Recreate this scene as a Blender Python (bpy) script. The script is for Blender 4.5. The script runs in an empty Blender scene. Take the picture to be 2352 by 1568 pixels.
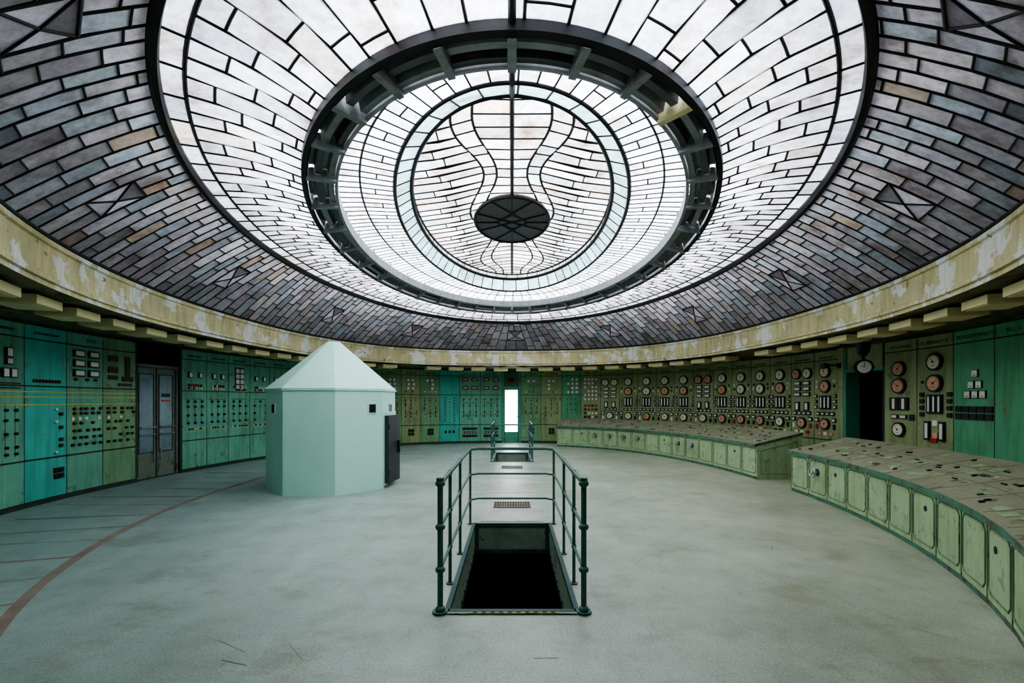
import bpy, math, random
from mathutils import Vector, Matrix
random.seed(7)
R = random.Random(11)
CY = 8.7
scene = bpy.context.scene
try:
    scene.view_settings.view_transform = 'AgX'
    scene.view_settings.look = 'AgX - Medium High Contrast'
except Exception:
    pass

# ------------------------------------------------------------------ materials
def lin(c):
    return tuple(((v/255.0)/12.92 if v/255.0 <= 0.04045 else (((v/255.0)+0.055)/1.055)**2.4) for v in c)

def mat(name, rgb, rough=0.6, metal=0.0, var=0.18, scale=3.0, patch=None, pth=0.62, pscale=4.0,
        bump=0.0, bscale=30.0, streak=False, spec=0.35, patch2=None, p2th=0.66, p2scale=9.0, grime=0.0):
    m = bpy.data.materials.new(name); m.use_nodes = True
    nt = m.node_tree; N = nt.nodes; L = nt.links
    b = N['Principled BSDF']
    b.inputs['Roughness'].default_value = rough
    b.inputs['Metallic'].default_value = metal
    b.inputs['Specular IOR Level'].default_value = spec
    c = lin(rgb)
    tc = N.new('ShaderNodeTexCoord')
    mp = N.new('ShaderNodeMapping'); L.new(tc.outputs['Object'], mp.inputs['Vector'])
    if streak: mp.inputs['Scale'].default_value = (1, 1, 0.25)
    nz = N.new('ShaderNodeTexNoise'); nz.inputs['Scale'].default_value = scale
    nz.inputs['Detail'].default_value = 6; nz.inputs['Roughness'].default_value = 0.65
    L.new(mp.outputs[0], nz.inputs['Vector'])
    cr = N.new('ShaderNodeValToRGB')
    cr.color_ramp.elements[0].position = 0.3; cr.color_ramp.elements[1].position = 0.7
    cr.color_ramp.elements[0].color = (*[v*(1-var) for v in c], 1)
    cr.color_ramp.elements[1].color = (*[min(1, v*(1+var)) for v in c], 1)
    L.new(nz.outputs['Fac'], cr.inputs['Fac'])
    out = cr.outputs['Color']
    for pt,th,ps,off in ((patch,pth,pscale,0.0),(patch2,p2th,p2scale,13.0)):
        if pt is None: continue
        m3 = N.new('ShaderNodeMapping'); m3.inputs['Location'].default_value=(off,off,0); L.new(mp.outputs[0], m3.inputs['Vector'])
        n2 = N.new('ShaderNodeTexNoise'); n2.inputs['Scale'].default_value = ps
        n2.inputs['Detail'].default_value = 8; n2.inputs['Roughness'].default_value = 0.6
        L.new(m3.outputs[0], n2.inputs['Vector'])
        r2 = N.new('ShaderNodeValToRGB')
        r2.color_ramp.elements[0].position = th; r2.color_ramp.elements[1].position = th+0.02
        L.new(n2.outputs['Fac'], r2.inputs['Fac'])
        mx = N.new('ShaderNodeMix'); mx.data_type = 'RGBA'
        L.new(r2.outputs['Color'], mx.inputs[0]); L.new(out, mx.inputs[6])
        mx.inputs[7].default_value = (*lin(pt), 1)
        out = mx.outputs[2]
    if grime > 0:   # vertical run-down dirt streaks
        m4 = N.new('ShaderNodeMapping'); m4.inputs['Scale'].default_value=(7,7,0.7); L.new(tc.outputs['Object'], m4.inputs['Vector'])
        n4 = N.new('ShaderNodeTexNoise'); n4.inputs['Scale'].default_value=1.5; n4.inputs['Detail'].default_value=6; L.new(m4.outputs[0], n4.inputs['Vector'])
        r4 = N.new('ShaderNodeValToRGB'); r4.color_ramp.elements[0].position=0.35; r4.color_ramp.elements[1].position=0.55
        g=1-grime; r4.color_ramp.elements[0].color=(g,g*0.97,g*0.9,1); r4.color_ramp.elements[1].color=(1,1,1,1)
        L.new(n4.outputs['Fac'], r4.inputs['Fac'])
        q4 = N.new('ShaderNodeMix'); q4.data_type='RGBA'; q4.blend_type='MULTIPLY'; q4.inputs[0].default_value=1
        L.new(out, q4.inputs[6]); L.new(r4.outputs['Color'], q4.inputs[7]); out=q4.outputs[2]
    L.new(out, b.inputs['Base Color'])
    if bump > 0:
        n3 = N.new('ShaderNodeTexNoise'); n3.inputs['Scale'].default_value = bscale
        L.new(tc.outputs['Object'], n3.inputs['Vector'])
        bp = N.new('ShaderNodeBump'); bp.inputs['Strength'].default_value = bump
        bp.inputs['Distance'].default_value = 0.01
        L.new(n3.outputs['Fac'], bp.inputs['Height']); L.new(bp.outputs[0], b.inputs['Normal'])
    return m

M = {}
M['olive'] = mat('panel_paint_olive', (144,158,110), 0.5, var=0.2, scale=1.3, patch=(116,126,90), pth=0.62, pscale=5, patch2=(130,98,70), p2th=0.71, grime=0.22)
M['olive2'] = mat('panel_paint_green', (116,156,116), 0.5, var=0.2, scale=1.3, patch=(98,124,90), pth=0.62, pscale=5, patch2=(130,98,70), p2th=0.71, grime=0.22)
M['green'] = mat('panel_paint_bluegreen', (106,170,144), 0.5, var=0.2, scale=1.2, patch=(90,136,112), pth=0.62, pscale=5, patch2=(136,142,110), p2th=0.69, grime=0.22)
M['teal'] = mat('panel_paint_teal', (70,180,164), 0.5, var=0.15, scale=1.5, patch=(102,144,124), pth=0.60, pscale=4, patch2=(136,142,110), p2th=0.68, grime=0.2)
M['emer'] = mat('panel_paint_emerald', (90,162,120), 0.5, var=0.15, scale=1.5, patch=(116,140,94), pth=0.64, pscale=4, patch2=(134,104,74), p2th=0.71, grime=0.22)
M['seam'] = mat('panel_seam_dark', (48,60,50), 0.7)
M['black'] = mat('instrument_black', (24,24,24), 0.45)
M['white'] = mat('instrument_white', (226,224,212), 0.5, var=0.05)
M['dial'] = mat('dial_cream', (228,218,190), 0.5, var=0.05)
M['dialo'] = mat('dial_salmon', (208,158,124), 0.5, var=0.08)
M['red'] = mat('lamp_red', (160,46,38), 0.4)
M['yellow'] = mat('line_yellow', (206,182,80), 0.5)
M['maroon'] = mat('instrument_maroon', (62,38,34), 0.5)
M['steel'] = mat('metal_steel', (160,162,158), 0.35, 0.7)
M['desk'] = mat('desk_paint', (152,174,134), 0.5, var=0.14, scale=2, patch=(112,94,70), pth=0.70, pscale=5, patch2=(128,150,112), p2th=0.58, grime=0.15)
M['desktop'] = mat('desk_top_paint', (142,142,116), 0.5, var=0.22, scale=3, patch=(108,102,80), pth=0.60, pscale=6, patch2=(166,164,146), p2th=0.64)
M['desktrim'] = mat('desk_trim', (66,112,88), 0.5, var=0.3, scale=5, patch=(76,60,46), pth=0.56, pscale=8)
M['deskgroove'] = mat('desk_groove', (92,120,88), 0.6, var=0.3, scale=5, patch=(76,60,46), pth=0.60, pscale=8)
M['mint'] = mat('booth_mint_paint', (186,232,218), 0.55, var=0.06, scale=1.0, patch=(158,210,194), pth=0.74, pscale=3)
M['gunmetal'] = mat('booth_door_metal', (50,54,56), 0.55)
M['rail'] = mat('railing_paint', (56,96,86), 0.45, var=0.35, scale=14, patch=(88,62,46), pth=0.60, pscale=14)
M['plate'] = mat('hatch_plate', (122,140,120), 0.6, var=0.3, scale=4, patch=(76,80,70), pth=0.58)
M['platedark'] = mat('hatch_plate_dark', (44,76,70), 0.55, var=0.3)
M['pit'] = mat('pit_dark', (20,19,17), 0.95, spec=0.0)  # near-black colour stands in for the darkness inside openings and shafts
M['haz'] = mat('hazard_yellow', (170,150,70), 0.6)
M['fascia'] = mat('fascia_peeling_cream', (196,186,142), 0.7, var=0.2, scale=1.4, patch=(220,220,212), pth=0.535, pscale=2.4, bump=0.25, bscale=20, patch2=(148,134,96), p2th=0.64, p2scale=6, grime=0.20)
M['soffit'] = mat('soffit_paint', (104,100,72), 0.8, var=0.3, patch=(70,66,48), pth=0.56)
M['wallp'] = mat('wall_plaster_green', (88,104,82), 0.8, var=0.2)
M['box'] = mat('fixture_cream', (212,198,150), 0.6, var=0.15, scale=1.2)
M['boxw'] = mat('fixture_white', (236,234,224), 0.5, var=0.06)  # whiter paint imitates the look of lit fixtures, no emission
M['iron'] = mat('came_iron', (20,20,22), 0.6)
M['ironlt'] = mat('ring_steel', (126,128,130), 0.5, 0.1, var=0.3, scale=6, patch=(136,118,90), pth=0.66, pscale=5)
M['ironmid'] = mat('ring_steel_dark', (72,74,76), 0.55, var=0.3, scale=6)
M['ovalpaint'] = mat('oval_sheet', (84,80,84), 0.6, var=0.2, scale=20)
M['doorgrey'] = mat('door_grey_green', (104,116,102), 0.5, var=0.2, patch=(80,80,66), pth=0.60)
M['doorglass'] = mat('door_frosted_glass', (96,122,128), 0.25, var=0.25, scale=4)
M['frameteal'] = mat('door_frame_teal', (74,144,120), 0.5)
M['lineb'] = mat('floor_groove', (130,116,104), 0.8, var=0.3, scale=2)
M['linec'] = mat('floor_seam', (134,140,130), 0.8, var=0.2)
M['roofin'] = mat('attic_plaster', (176,174,178), 0.9)  # surface of the unseen shell that keeps sky light off the outer glass
M['grate'] = mat('floor_grate', (110,100,84), 0.6)

def floor_mat(name, cl, cr_):
    m = bpy.data.materials.new(name); m.use_nodes = True
    nt = m.node_tree; N = nt.nodes; L = nt.links; b = N['Principled BSDF']
    tc = N.new('ShaderNodeTexCoord')
    sx = N.new('ShaderNodeSeparateXYZ'); L.new(tc.outputs['Object'], sx.inputs[0])
    mr = N.new('ShaderNodeMapRange'); mr.inputs[1].default_value=-6; mr.inputs[2].default_value=5
    L.new(sx.outputs['X'], mr.inputs[0])
    mx = N.new('ShaderNodeMix'); mx.data_type='RGBA'
    mx.inputs[6].default_value=(*lin(cl),1); mx.inputs[7].default_value=(*lin(cr_),1)  # bluish-left, warm-right tint of the light mixed into the floor colour
    L.new(mr.outputs[0], mx.inputs[0])
    def noise(sc, det, lo, hi, c0, c1, prev, sclv=(1,1,1), tint=(1,1,0.97), loc=(0,0,0)):
        mp = N.new('ShaderNodeMapping'); mp.inputs['Scale'].default_value=sclv; mp.inputs['Location'].default_value=loc
        L.new(tc.outputs['Object'], mp.inputs['Vector'])
        n = N.new('ShaderNodeTexNoise'); n.inputs['Scale'].default_value=sc; n.inputs['Detail'].default_value=det
        n.inputs['Roughness'].default_value=0.7
        L.new(mp.outputs[0], n.inputs['Vector'])
        r = N.new('ShaderNodeValToRGB'); r.color_ramp.elements[0].position=lo; r.color_ramp.elements[1].position=hi
        r.color_ramp.elements[0].color=(c0*tint[0],c0*tint[1],c0*tint[2],1); r.color_ramp.elements[1].color=(c1,c1,c1,1)
        L.new(n.outputs['Fac'], r.inputs['Fac'])
        q = N.new('ShaderNodeMix'); q.data_type='RGBA'; q.blend_type='MULTIPLY'; q.inputs[0].default_value=1
        L.new(prev, q.inputs[6]); L.new(r.outputs['Color'], q.inputs[7]); return q.outputs[2]
    o = mx.outputs[2]
    o = noise(0.5, 5, 0.35, 0.68, 0.74, 1.10, o)
    o = noise(2.6, 8, 0.35, 0.55, 0.84, 1.02, o)
    o = noise(60, 3, 0.35, 0.65, 0.74, 1.12, o)
    o = noise(1.3, 9, 0.36, 0.46, 0.80, 1.0, o, (1,1.5,1), (1.04,0.98,0.9), (4,7,0))
    o = noise(4, 9, 0.28, 0.40, 0.70, 1.0, o, (3.0,0.5,1), (1.05,0.96,0.85), (1,2,0))
    o = noise(2.2, 4, 0.26, 0.31, 0.55, 1.0, o, (1,1.6,1), (1.05,0.95,0.85), (9,3,0))
    L.new(o, b.inputs['Base Color'])
    n = N.new('ShaderNodeTexNoise'); n.inputs['Scale'].default_value=1.6; n.inputs['Detail'].default_value=6
    L.new(tc.outputs['Object'], n.inputs['Vector'])
    r = N.new('ShaderNodeMapRange'); r.inputs[3].default_value=0.26; r.inputs[4].default_value=0.58
    L.new(n.outputs['Fac'], r.inputs[0]); L.new(r.outputs[0], b.inputs['Roughness'])
    b.inputs['Specular IOR Level'].default_value=0.45
    return m
M['floor'] = floor_mat('floor_linoleum',(148,172,170),(172,174,152))
M['strip'] = floor_mat('floor_strip_pale',(176,178,168),(176,178,166))

def glass_mat():
    m = bpy.data.materials.new('wired_glass_tile'); m.use_nodes = True
    nt = m.node_tree; N = nt.nodes; L = nt.links; N.clear()
    o = N.new('ShaderNodeOutputMaterial')
    at = N.new('ShaderNodeAttribute'); at.attribute_name='tint'
    tc = N.new('ShaderNodeTexCoord')
    n = N.new('ShaderNodeTexNoise'); n.inputs['Scale'].default_value=1.9; n.inputs['Detail'].default_value=9; n.inputs['Roughness'].default_value=0.7
    L.new(tc.outputs['Object'], n.inputs['Vector'])
    r = N.new('ShaderNodeValToRGB'); r.color_ramp.elements[0].position=0.30; r.color_ramp.elements[1].position=0.50
    r.color_ramp.elements[0].color=(0.38,0.27,0.20,1); r.color_ramp.elements[1].color=(1,1,1,1)
    L.new(n.outputs['Fac'], r.inputs['Fac'])
    n2 = N.new('ShaderNodeTexNoise'); n2.inputs['Scale'].default_value=9; n2.inputs['Detail'].default_value=8; n2.inputs['Roughness'].default_value=0.75
    L.new(tc.outputs['Object'], n2.inputs['Vector'])
    r2 = N.new('ShaderNodeValToRGB'); r2.color_ramp.elements[0].position=0.28; r2.color_ramp.elements[1].position=0.6
    r2.color_ramp.elements[0].color=(0.42,0.40,0.38,1); r2.color_ramp.elements[1].color=(1,1,1,1)
    L.new(n2.outputs['Fac'], r2.inputs['Fac'])
    a = N.new('ShaderNodeMix'); a.data_type='RGBA'; a.blend_type='MULTIPLY'; a.inputs[0].default_value=1
    L.new(at.outputs['Color'], a.inputs[6]); L.new(r.outputs['Color'], a.inputs[7])
    c = N.new('ShaderNodeMix'); c.data_type='RGBA'; c.blend_type='MULTIPLY'; c.inputs[0].default_value=1
    L.new(a.outputs[2], c.inputs[6]); L.new(r2.outputs['Color'], c.inputs[7])
    tr = N.new('ShaderNodeBsdfTranslucent'); L.new(c.outputs[2], tr.inputs['Color'])
    df = N.new('ShaderNodeBsdfDiffuse'); L.new(c.outputs[2], df.inputs['Color'])
    gl = N.new('ShaderNodeBsdfGlossy'); gl.inputs['Roughness'].default_value=0.3
    m1 = N.new('ShaderNodeMixShader'); m1.inputs[0].default_value=0.12
    L.new(tr.outputs[0], m1.inputs[1]); L.new(df.outputs[0], m1.inputs[2])
    m2 = N.new('ShaderNodeMixShader'); m2.inputs[0].default_value=0.06
    L.new(m1.outputs[0], m2.inputs[1]); L.new(gl.outputs[0], m2.inputs[2])
    L.new(m2.outputs[0], o.inputs['Surface'])
    return m
M['glass'] = glass_mat()

def clear_mat():
    m = bpy.data.materials.new('clear_pane'); m.use_nodes = True
    nt = m.node_tree; N = nt.nodes; L = nt.links; N.clear()
    o = N.new('ShaderNodeOutputMaterial'); t = N.new('ShaderNodeBsdfTransparent'); t.inputs[0].default_value=(0.92,0.97,1,1)
    g = N.new('ShaderNodeBsdfGlossy'); g.inputs['Roughness'].default_value=0.05
    x = N.new('ShaderNodeMixShader'); x.inputs[0].default_value=0.06
    L.new(t.outputs[0], x.inputs[1]); L.new(g.outputs[0], x.inputs[2]); L.new(x.outputs[0], o.inputs['Surface'])
    return m
M['clear'] = clear_mat()

# ------------------------------------------------------------------ mesh builder
class MB:
    def __init__(s): s.v=[]; s.f=[]; s.m=[]; s.mats=[]; s.col=[]; s.fr((0,0,0),(1,0,0),(0,1,0))
    def fr(s,o,u,n):
        s.o=Vector(o); s.u=Vector(u); s.n=Vector(n); s.w=Vector((0,0,1)); return s
    def mi(s,k):
        if k not in s.mats: s.mats.append(k)
        return s.mats.index(k)
    def P(s,u,n,w): return s.o+s.u*u+s.n*n+s.w*w
    def face(s,pts,k,col=None):
        b=len(s.v); s.v+= [tuple(p) for p in pts]; s.f.append(tuple(range(b,b+len(pts)))); s.m.append(s.mi(k)); s.col.append(col or (1,1,1))
    def box(s,u0,u1,n0,n1,w0,w1,k):
        b=len(s.v); s.v+=[tuple(s.P(u,n,w)) for w in (w0,w1) for n in (n0,n1) for u in (u0,u1)]
        for q in ((0,2,3,1),(4,5,7,6),(0,1,5,4),(2,6,7,3),(0,4,6,2),(1,3,7,5)):
            s.f.append(tuple(b+i for i in q)); s.m.append(s.mi(k)); s.col.append((1,1,1))
    def cb(s,cu,cw,w,h,n0,n1,k): s.box(cu-w/2,cu+w/2,n0,n1,cw-h/2,cw+h/2,k)
    def disk(s,cu,cw,r,n0,n1,k,seg=16):
        b=len(s.v)
        for nn in (n0,n1):
            for i in range(seg):
                a=2*math.pi*i/seg; s.v.append(tuple(s.P(cu+r*math.cos(a),nn,cw+r*math.sin(a))))
        s.f.append(tuple(b+seg+i for i in range(seg))); s.m.append(s.mi(k)); s.col.append((1,1,1))
        for i in range(seg):
            j=(i+1)%seg; s.f.append((b+i,b+j,b+seg+j,b+seg+i)); s.m.append(s.mi(k)); s.col.append((1,1,1))
    def tube(s,p0,p1,r,k,seg=8,r1=None):
        p0=Vector(p0); p1=Vector(p1); d=(p1-p0).normalized()
        a=d.orthogonal().normalized(); c=d.cross(a); b=len(s.v); r1=r if r1 is None else r1
        for p,rr in ((p0,r),(p1,r1)):
            for i in range(seg):
                t=2*math.pi*i/seg; s.v.append(tuple(p+a*rr*math.cos(t)+c*rr*math.sin(t)))
        for i in range(seg):
            j=(i+1)%seg; s.f.append((b+i,b+j,b+seg+j,b+seg+i)); s.m.append(s.mi(k)); s.col.append((1,1,1))
        s.f.append(tuple(b+i for i in reversed(range(seg)))); s.m.append(s.mi(k)); s.col.append((1,1,1))
        s.f.append(tuple(b+seg+i for i in range(seg))); s.m.append(s.mi(k)); s.col.append((1,1,1))
    def ball(s,c,r,k,sz=1.0,seg=10):
        c=Vector(c); rings=6
        for i in range(rings):
            t0=math.pi*i/rings; t1=math.pi*(i+1)/rings
            for j in range(seg):
                a0=2*math.pi*j/seg; a1=2*math.pi*(j+1)/seg
                q=[(t0,a0),(t1,a0),(t1,a1),(t0,a1)]
                if i==0: q=[(t0,a0),(t1,a0),(t1,a1)]
                if i==rings-1: q=[(t0,a0),(t1,a0),(t0,a1)]
                s.face([c+Vector((r*math.sin(t)*math.cos(a),r*math.sin(t)*math.sin(a),r*sz*math.cos(t))) for t,a in q],k)
    def torus(s,c,ax,R_,r,k,seg=20,sg=6):
        ax=Vector(ax).normalized(); a=ax.orthogonal().normalized(); b_=ax.cross(a); c=Vector(c)
        base=len(s.v)
        for i in range(seg):
            t=2*math.pi*i/seg; rd=a*math.cos(t)+b_*math.sin(t)
            for j in range(sg):
                p=2*math.pi*j/sg; s.v.append(tuple(c+rd*(R_+r*math.cos(p))+ax*r*math.sin(p)))
        for i in range(seg):
            for j in range(sg):
                i2=(i+1)%seg; j2=(j+1)%sg
                s.f.append((base+i*sg+j,base+i2*sg+j,base+i2*sg+j2,base+i*sg+j2)); s.m.append(s.mi(k)); s.col.append((1,1,1))
    def obj(s,name,parent=None,tint=False,smooth=False):
        me=bpy.data.meshes.new(name); me.from_pydata(s.v,[],s.f); me.update()
        for k in s.mats: me.materials.append(M[k])
        me.polygons.foreach_set('material_index',s.m)
        if tint:
            at=me.attributes.new('tint','FLOAT_COLOR','FACE')
            flat=[]
            for c in s.col: flat+=[c[0],c[1],c[2],1.0]
            at.data.foreach_set('color',flat)
        if smooth: me.polygons.foreach_set('use_smooth',[True]*len(me.polygons))
        ob=bpy.data.objects.new(name,me); scene.collection.objects.link(ob)
        if parent: ob.parent=parent
        return ob

def empty(name,loc=(0,0,0)):
    e=bpy.data.objects.new(name,None); scene.collection.objects.link(e); e.location=loc; return e

# ------------------------------------------------------------------ loops
def sgp(v,e): return math.copysign(abs(v)**e,v)
def sep(a,bn,bf,nn,nf,phi):
    c=math.cos(phi); s_=math.sin(phi)
    b,n=(bn,nn) if c>0 else (bf,nf)
    return (-a*sgp(s_,2/n), CY-b*sgp(c,2/n))
class Loop:
    def __init__(s,a,bn,bf,nn=2.0,nf=2.0,off=0.0,N=1600):
        pts=[Vector(sep(a,bn,bf,nn,nf,2*math.pi*i/N)) for i in range(N)]
        if off:
            q=[]
            for i in range(N):
                t=(pts[(i+1)%N]-pts[i-1]).normalized(); q.append(pts[i]+Vector((-t.y,t.x))*off)
            pts=q
        s.p=pts+[pts[0]]; s.c=[0.0]
        for i in range(N): s.c.append(s.c[-1]+(s.p[i+1]-s.p[i]).length)
        s.L=s.c[-1]; s.N=N
    def at(s,d):
        d%=s.L
        lo,hi=0,s.N
        while hi-lo>1:
            m_=(lo+hi)//2
            if s.c[m_]<=d: lo=m_
            else: hi=m_
        f=(d-s.c[lo])/(s.c[hi]-s.c[lo]); return s.p[lo].lerp(s.p[hi],f)
    def tan(s,d): return (s.at(d+0.02)-s.at(d-0.02)).normalized()
    def out(s,d):
        t=s.tan(d); return Vector((-t.y,t.x))
    def bearing(s,m):   # arc position seen under tangent m (x/y) from the doorway station at the origin
        tgt=math.atan(m)
        lo,hi=0.001,s.L-0.001
        for _ in range(50):
            md=(lo+hi)/2; p=s.at(md); a=math.atan2(p.x,p.y)
            if a<tgt: lo=md
            else: hi=md
        return (lo+hi)/2
F=1045.0
def bm(px): return (px-1176.0)/F

WALL=Loop(7.6,9.1,9.1,2.0,2.3)
FAS=(5.75,7.6,7.15,2.0,2.5)
ZS=2.87; ZF=3.39

def P3(v2,z): return Vector((v2.x,v2.y,z))

# ------------------------------------------------------------------ floor with two stair hatches
H1=(3.52,6.06); H2=(12.2,14.3); HW=0.52
fl=MB()
WO=Loop(7.6,9.1,9.1,2.0,2.3,off=0.35)
def half(side):
    pts=[]
    for i in range(0,401):
        d=WO.L*(i/400.0)
        p=WO.at(min(d,WO.L-1e-4))
        if side<0 and p.x<-HW: pts.append(p)
        if side>0 and p.x>HW: pts.append(p)
    y0=pts[0].y; y1=pts[-1].y
    xs=side*HW
    return [Vector((xs,y0,0))]+[P3(p,0) for p in pts]+[Vector((xs,y1,0))]
for sd in (-1,1):
    pl=half(sd); fl.face(list(reversed(pl)),'floor')
ymin=WO.at(0).y; ymax=WO.at(WO.L/2).y
for y0,y1 in ((ymin,H1[0]),(H1[1],H2[0]),(H2[1],ymax)):
    fl.face([(-HW,y0,0),(HW,y0,0),(HW,y1,0),(-HW,y1,0)],'floor')
fl.obj('floor')

# floor inlay lines
il=MB()
RED=Loop(5.35,7.5,7.7,2.0,2.3)
def ribbon(mb,loop,d0,d1,w,z,k,step=0.15):
    n=max(2,int((d1-d0)/step))
    for i in range(n):
        a=d0+(d1-d0)*i/n; b=d0+(d1-d0)*(i+1)/n
        pa,pb=loop.at(a),loop.at(b); oa,ob=loop.out(a),loop.out(b)
        mb.face([P3(pa-oa*w/2,z),P3(pa+oa*w/2,z),P3(pb+ob*w/2,z),P3(pb-ob*w/2,z)],k)
ribbon(il,RED,1.0,RED.L*0.42,0.09,0.003,'lineb')
d=1.2
while d<RED.L*0.40:
    p=RED.at(d); o=RED.out(d)
    q=p+o*R.uniform(1.2,1.9)+RED.tan(d)*R.uniform(-0.1,0.3); t=RED.tan(d)*R.uniform(0.012,0.03)
    il.face([P3(p-t,0.002),P3(p+t,0.002),P3(q+t,0.002),P3(q-t,0.002)],'lineb' if R.random()<.6 else 'linec')
    d+=0.62
for _ in range(70):
    x=R.uniform(-3.2,4.0); y=R.uniform(1.9,7.5); a=R.uniform(0,3.14); l=R.uniform(0.05,0.28)
    if abs(x)<0.7 and y>3.2: continue
    dx,dy=math.cos(a)*l/2,math.sin(a)*l/2; w_=R.uniform(0.001,0.003); nx,ny=-math.sin(a)*w_,math.cos(a)*w_
    il.face([(x-dx-nx,y-dy-ny,0.002),(x+dx-nx,y+dy-ny,0.002),(x+dx+nx,y+dy+ny,0.002),(x-dx+nx,y-dy+ny,0.002)],'linec' if R.random()<.8 else 'lineb')
il.obj('floor_inlay_lines')
cp=MB()
cp.box(-0.42,0.42,H1[1]+0.12,H2[0]-0.1,0.001,0.006,'strip')
for y in (8.1,9.6,11.9): cp.box(-0.42,0.42,y-0.008,y+0.008,0.006,0.0075,'lineb')
cp.obj('floor_strip_plate')
def grate(y0,y1,w):
    g=MB(); g.box(-w/2,w/2,y0,y1,0.007,0.010,'black')
    n=14
    for i in range(n+1):
        x=-w/2+w*i/n; g.box(x-0.008,x+0.008,y0,y1,0.010,0.018,'grate')
    for y in (y0,y1,(y0+y1)/2): g.box(-w/2,w/2,y-0.012,y+0.012,0.010,0.02,'grate')
    g.obj('floor_grate')
grate(6.95,7.3,0.56); grate(11.0,11.35,0.5)

# ------------------------------------------------------------------ hatches
def hatch(y0,y1,near_open):
    h=MB()
    zt=0.012; dp=-0.36
    for x in (-HW,HW):
        a,b=(x,x+0.03) if x<0 else (x-0.03,x)
        h.box(a,b,y0,y1,dp,zt,'plate')
        h.box(a-0.005,b+0.005,y0,y1,-0.03,zt+0.004,'platedark')
        h.box(a-0.004,b+0.004,y0,y1,dp-0.02,dp+0.03,'platedark')
        n=10
        for i in range(n):
            yy=y0+(y1-y0)*(i+0.5)/n
            xx=b if x<0 else a
            h.box(min(xx,xx+(0.012 if x<0 else -0.012)),max(xx,xx+(0.012 if x<0 else -0.012)),yy-0.01,yy+0.01,dp+0.04,dp+0.06,'black')
    for yy0,yy1 in ((y0,y0+0.03),(y1-0.03,y1)):
        h.box(-HW,HW,yy0,yy1,dp,zt,'plate')
        h.box(-HW,HW,yy0-0.004,yy1+0.004,-0.04,zt+0.004,'platedark')
        h.box(-HW,HW,yy0-0.006,yy1+0.006,dp-0.02,dp+0.035,'platedark')
        for xx in (-HW+0.05,HW-0.05): h.box(xx-0.03,xx+0.03,yy0-0.005,yy1+0.005,dp,0,'platedark')
        for i in range(7):
            xx=-0.42+0.14*i; h.box(xx-0.01,xx+0.01,yy0-0.014,yy0,dp+0.005,dp+0.02,'black')
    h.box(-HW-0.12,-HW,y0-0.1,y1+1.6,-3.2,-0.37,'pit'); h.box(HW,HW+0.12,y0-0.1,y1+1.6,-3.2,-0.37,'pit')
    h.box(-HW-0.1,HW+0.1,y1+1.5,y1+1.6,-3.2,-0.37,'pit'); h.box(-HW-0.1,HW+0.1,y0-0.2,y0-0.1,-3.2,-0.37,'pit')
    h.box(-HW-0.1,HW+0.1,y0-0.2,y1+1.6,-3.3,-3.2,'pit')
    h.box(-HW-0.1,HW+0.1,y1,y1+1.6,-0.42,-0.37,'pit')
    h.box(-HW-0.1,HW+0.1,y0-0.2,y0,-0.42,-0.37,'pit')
    for i in range(11):
        if near_open: yy=y0+0.05+0.25*i
        else: yy=y1-0.3-0.25*i
        if yy<y0: break
        h.box(-HW+0.04,HW-0.04,yy,yy+0.26,-0.24*(i+1)-0.04,-0.24*(i+1),'plate' if near_open else 'grate')
    for sx in (-1,1):
        h.tube((sx*0.44,y0+0.35,-0.22),(sx*0.44,y0+0.7,-0.5),0.02,'rail')
    ye=y0 if near_open else y1
    h.box(-0.5,0.5,ye-0.035,ye-0.006,0.006,0.013,'plate')
    n=30
    for i in range(n):
        if not(4<i<26): continue
        x=-0.5+1.0*i/n
        h.box(x,x+1.0/n,ye-0.03,ye-0.012,0.013,0.016,'haz' if i%2 else 'black')
    h.obj('stair_hatch')
hatch(*H1,True); hatch(*H2,False)

def railing(y0,y1,open_near,name='stair_railing'):
    r=MB(); X=0.555; ht=1.0
    ends=(y0,y1) if open_near else (y1,y0)
    yo,yc=ends; sg=1 if yc>yo else -1
    c=0.10
    ys=[yo,yo+sg*0.56,yo+sg*1.35,yc-sg*0.04]
    for sx in (-1,1):
        for i,y in enumerate(ys):
            big=(i==0)
            rr=0.022 if big else 0.015
            r.tube((sx*X,y,0.0),(sx*X,y,ht),rr,'rail',10)
            if big:
                for z in (0.03,0.335,0.665,ht): r.ball((sx*X,y,z),0.040,'rail',0.75)
                r.tube((sx*X,y,ht),(sx*X,y,ht+0.045),0.03,'rail',10)
                r.tube((sx*X,y,0.0),(sx*X,y,0.02),0.06,'rail',12)
            else:
                for z in (0.335,0.665,ht): r.ball((sx*X,y,z),0.024,'rail',1)
                r.tube((sx*X,y,0.0),(sx*X,y,0.012),0.035,'rail',10)
        for z in (0.335,0.665,ht):
            rr=0.019 if z==ht else 0.013
            r.tube((sx*X,yo,z),(sx*X,yc-sg*c,z),rr,'rail')
            r.tube((sx*X,yc-sg*c,z),(sx*(X-c),yc,z),rr,'rail')
    for z in (0.335,0.665,ht):
        r.tube((-(X-c),yc,z),(X-c,yc,z),0.019 if z==ht else 0.013,'rail')
    r.obj(name,smooth=False)
railing(H1[0]+0.0,H1[1]+0.03,True)
railing(H2[0]-0.03,H2[1],False)

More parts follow.
